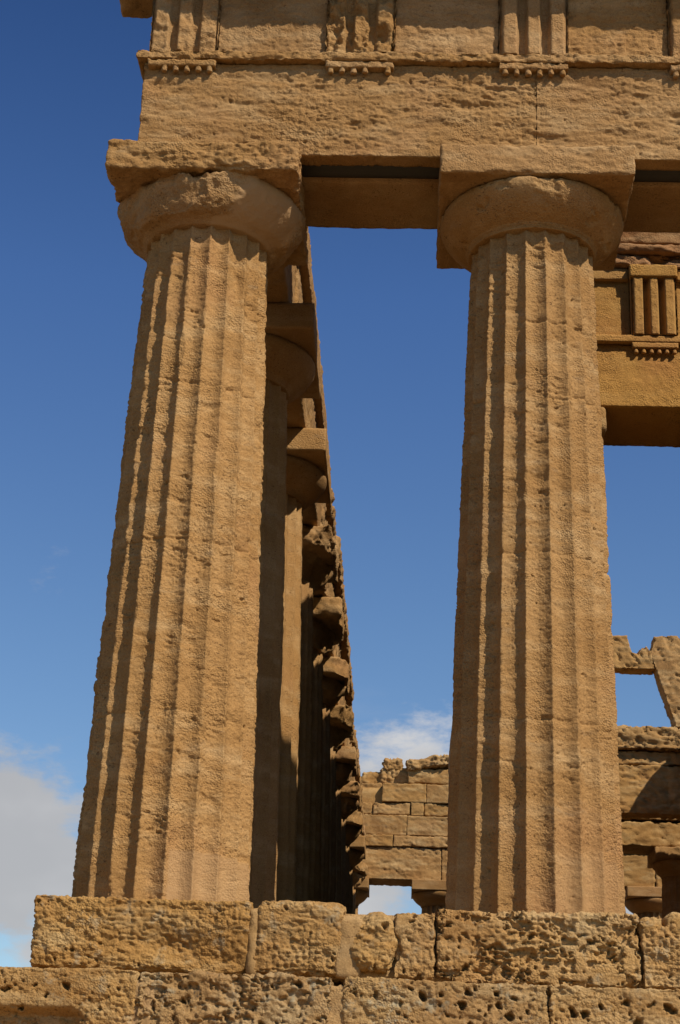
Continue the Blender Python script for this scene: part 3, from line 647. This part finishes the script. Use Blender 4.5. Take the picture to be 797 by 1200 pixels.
w = bpy.data.worlds.new('World'); scene.world = w; w.use_nodes = True; nt = w.node_tree; N = nt.nodes; L = nt.links
bg = N['Background']; sky = N.new('ShaderNodeTexSky'); sky.sky_type = 'NISHITA'; sky.sun_disc = False
sky.sun_elevation = EL; sky.sun_rotation = math.atan2(sd[0], sd[1]); sky.altitude = 200; sky.air_density = 1.0; sky.dust_density = .3; sky.ozone_density = 3.0
tc = N.new('ShaderNodeTexCoord')
def vmath(op, a, b=None):
    n = N.new('ShaderNodeVectorMath'); n.operation = op
    L.new(a, n.inputs[0])
    if b is not None:
        if isinstance(b, tuple): n.inputs[1].default_value = b
        else: L.new(b, n.inputs[1])
    return n
def math_(op, a, b=None, clamp=False):
    n = N.new('ShaderNodeMath'); n.operation = op; n.use_clamp = clamp
    for i, v in enumerate((a, b)):
        if v is None: continue
        if isinstance(v, (int, float)): n.inputs[i].default_value = v
        else: L.new(v, n.inputs[i])
    return n.outputs[0]
def mrange(v, a, b, c=0., d=1., t='SMOOTHSTEP'):
    n = N.new('ShaderNodeMapRange'); n.interpolation_type = t; L.new(v, n.inputs['Value'])
    for k, x in zip(('From Min', 'From Max', 'To Min', 'To Max'), (a, b, c, d)): n.inputs[k].default_value = x
    return n.outputs['Result']
D = vmath('NORMALIZE', tc.outputs['Generated']).outputs[0]
sep = N.new('ShaderNodeSeparateXYZ'); L.new(D, sep.inputs[0])
def noise(scale, det, stretch=(1, 1, 2.2), off=(0, 0, 0), rough=.6):
    mp = N.new('ShaderNodeMapping'); mp.inputs['Scale'].default_value = stretch; mp.inputs['Location'].default_value = off; L.new(D, mp.inputs['Vector'])
    n = N.new('ShaderNodeTexNoise'); n.inputs['Scale'].default_value = scale; n.inputs['Detail'].default_value = det; n.inputs['Roughness'].default_value = rough
    L.new(mp.outputs[0], n.inputs['Vector']); return n.outputs['Fac']
n1 = noise(10, 9, rough=.62)
def blob(d, r):
    """a cloud bank around one direction of the sky: 1 at its heart, 0 past its edge"""
    v = vmath('SUBTRACT', D, d).outputs[0]; m = vmath('MULTIPLY', v, (1, 1, 1.25)).outputs[0]
    ln = N.new('ShaderNodeVectorMath'); ln.operation = 'LENGTH'; L.new(m, ln.inputs[0]); return mrange(ln.outputs['Value'], 0, r, 1, 0, 'LINEAR')
field = None
for d, r, k in (((-.245, .952, .175), .105, 1.25), ((0.0, .970, .225), .085, .80), ((-.05, .985, .16), .09, .75), ((.10, .96, .17), .12, .7), ((-.20, .975, .085), .12, .75), ((-.4, .9, .17), .2, 1.0), ((.3, .93, .16), .2, .9)):
    b = math_('MULTIPLY', blob(d, r), k); field = b if field is None else math_('MAXIMUM', field, b)
cov = mrange(math_('ADD', field, math_('MULTIPLY', math_('SUBTRACT', n1, .5), 1.9)), .26, .60)
wisp = math_('MULTIPLY', mrange(noise(7, 6, (1, 1, 4), (3, 1, 0)), .52, .78), mrange(sep.outputs['Z'], .33, .12, 0, .26))
cov = math_('MULTIPLY', math_('MAXIMUM', math_('MULTIPLY', cov, .93), wisp), mrange(sep.outputs['Z'], .38, .30))
shade = mrange(noise(6, 4, (1, 1, 1.6), (7, 2, 4)), .35, .7)
cc = N.new('ShaderNodeMix'); cc.data_type = 'RGBA'; L.new(shade, cc.inputs['Factor'])
cc.inputs[6].default_value = (9.6, 9.6, 9.8, 1); cc.inputs[7].default_value = (14.0, 13.8, 13.7, 1)
tint = N.new('ShaderNodeMix'); tint.data_type = 'RGBA'; tint.blend_type = 'MULTIPLY'; tint.inputs['Factor'].default_value = 1
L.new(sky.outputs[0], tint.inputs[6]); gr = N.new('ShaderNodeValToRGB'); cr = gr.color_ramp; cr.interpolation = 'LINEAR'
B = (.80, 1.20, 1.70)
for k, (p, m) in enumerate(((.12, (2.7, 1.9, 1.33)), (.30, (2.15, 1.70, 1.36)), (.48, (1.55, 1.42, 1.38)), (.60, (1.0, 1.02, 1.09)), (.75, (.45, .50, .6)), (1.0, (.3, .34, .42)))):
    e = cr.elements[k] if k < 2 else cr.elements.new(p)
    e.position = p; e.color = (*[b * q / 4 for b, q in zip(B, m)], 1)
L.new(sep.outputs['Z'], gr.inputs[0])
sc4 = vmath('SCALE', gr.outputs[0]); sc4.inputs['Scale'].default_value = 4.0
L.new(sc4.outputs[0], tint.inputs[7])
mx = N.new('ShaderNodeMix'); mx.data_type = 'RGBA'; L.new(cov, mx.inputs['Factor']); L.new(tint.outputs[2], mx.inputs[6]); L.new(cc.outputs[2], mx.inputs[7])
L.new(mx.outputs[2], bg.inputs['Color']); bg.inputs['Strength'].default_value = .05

# ------------------------------------------------------------------ camera
R = (.9988319697597613, .031761318471413544, .036413113500396777); U = (-.02210642541549253, -.3697204556275882, .9288800195105275)
F = (-.04296512703559247, .9286000233359281, .36858648173709435); C = (1.9769875928537735, -14.088678555482067, -2.1345082692198694)
cam = bpy.data.cameras.new('camera'); co = link(bpy.data.objects.new('camera', cam))
co.matrix_world = Matrix(((R[0], U[0], -F[0], C[0]), (R[1], U[1], -F[1], C[1]), (R[2], U[2], -F[2], C[2]), (0, 0, 0, 1)))
cam.sensor_fit = 'VERTICAL'; cam.sensor_height = 36; cam.sensor_width = 24; cam.lens = 2028.4368 / 1200 * 36; cam.clip_start = .1; cam.clip_end = 20000
scene.camera = co
scene.view_settings.view_transform = 'Standard'; scene.view_settings.look = 'None'; scene.view_settings.gamma = 1; scene.view_settings.exposure = -.06
scene.cycles.max_bounces = 6; scene.cycles.diffuse_bounces = 1
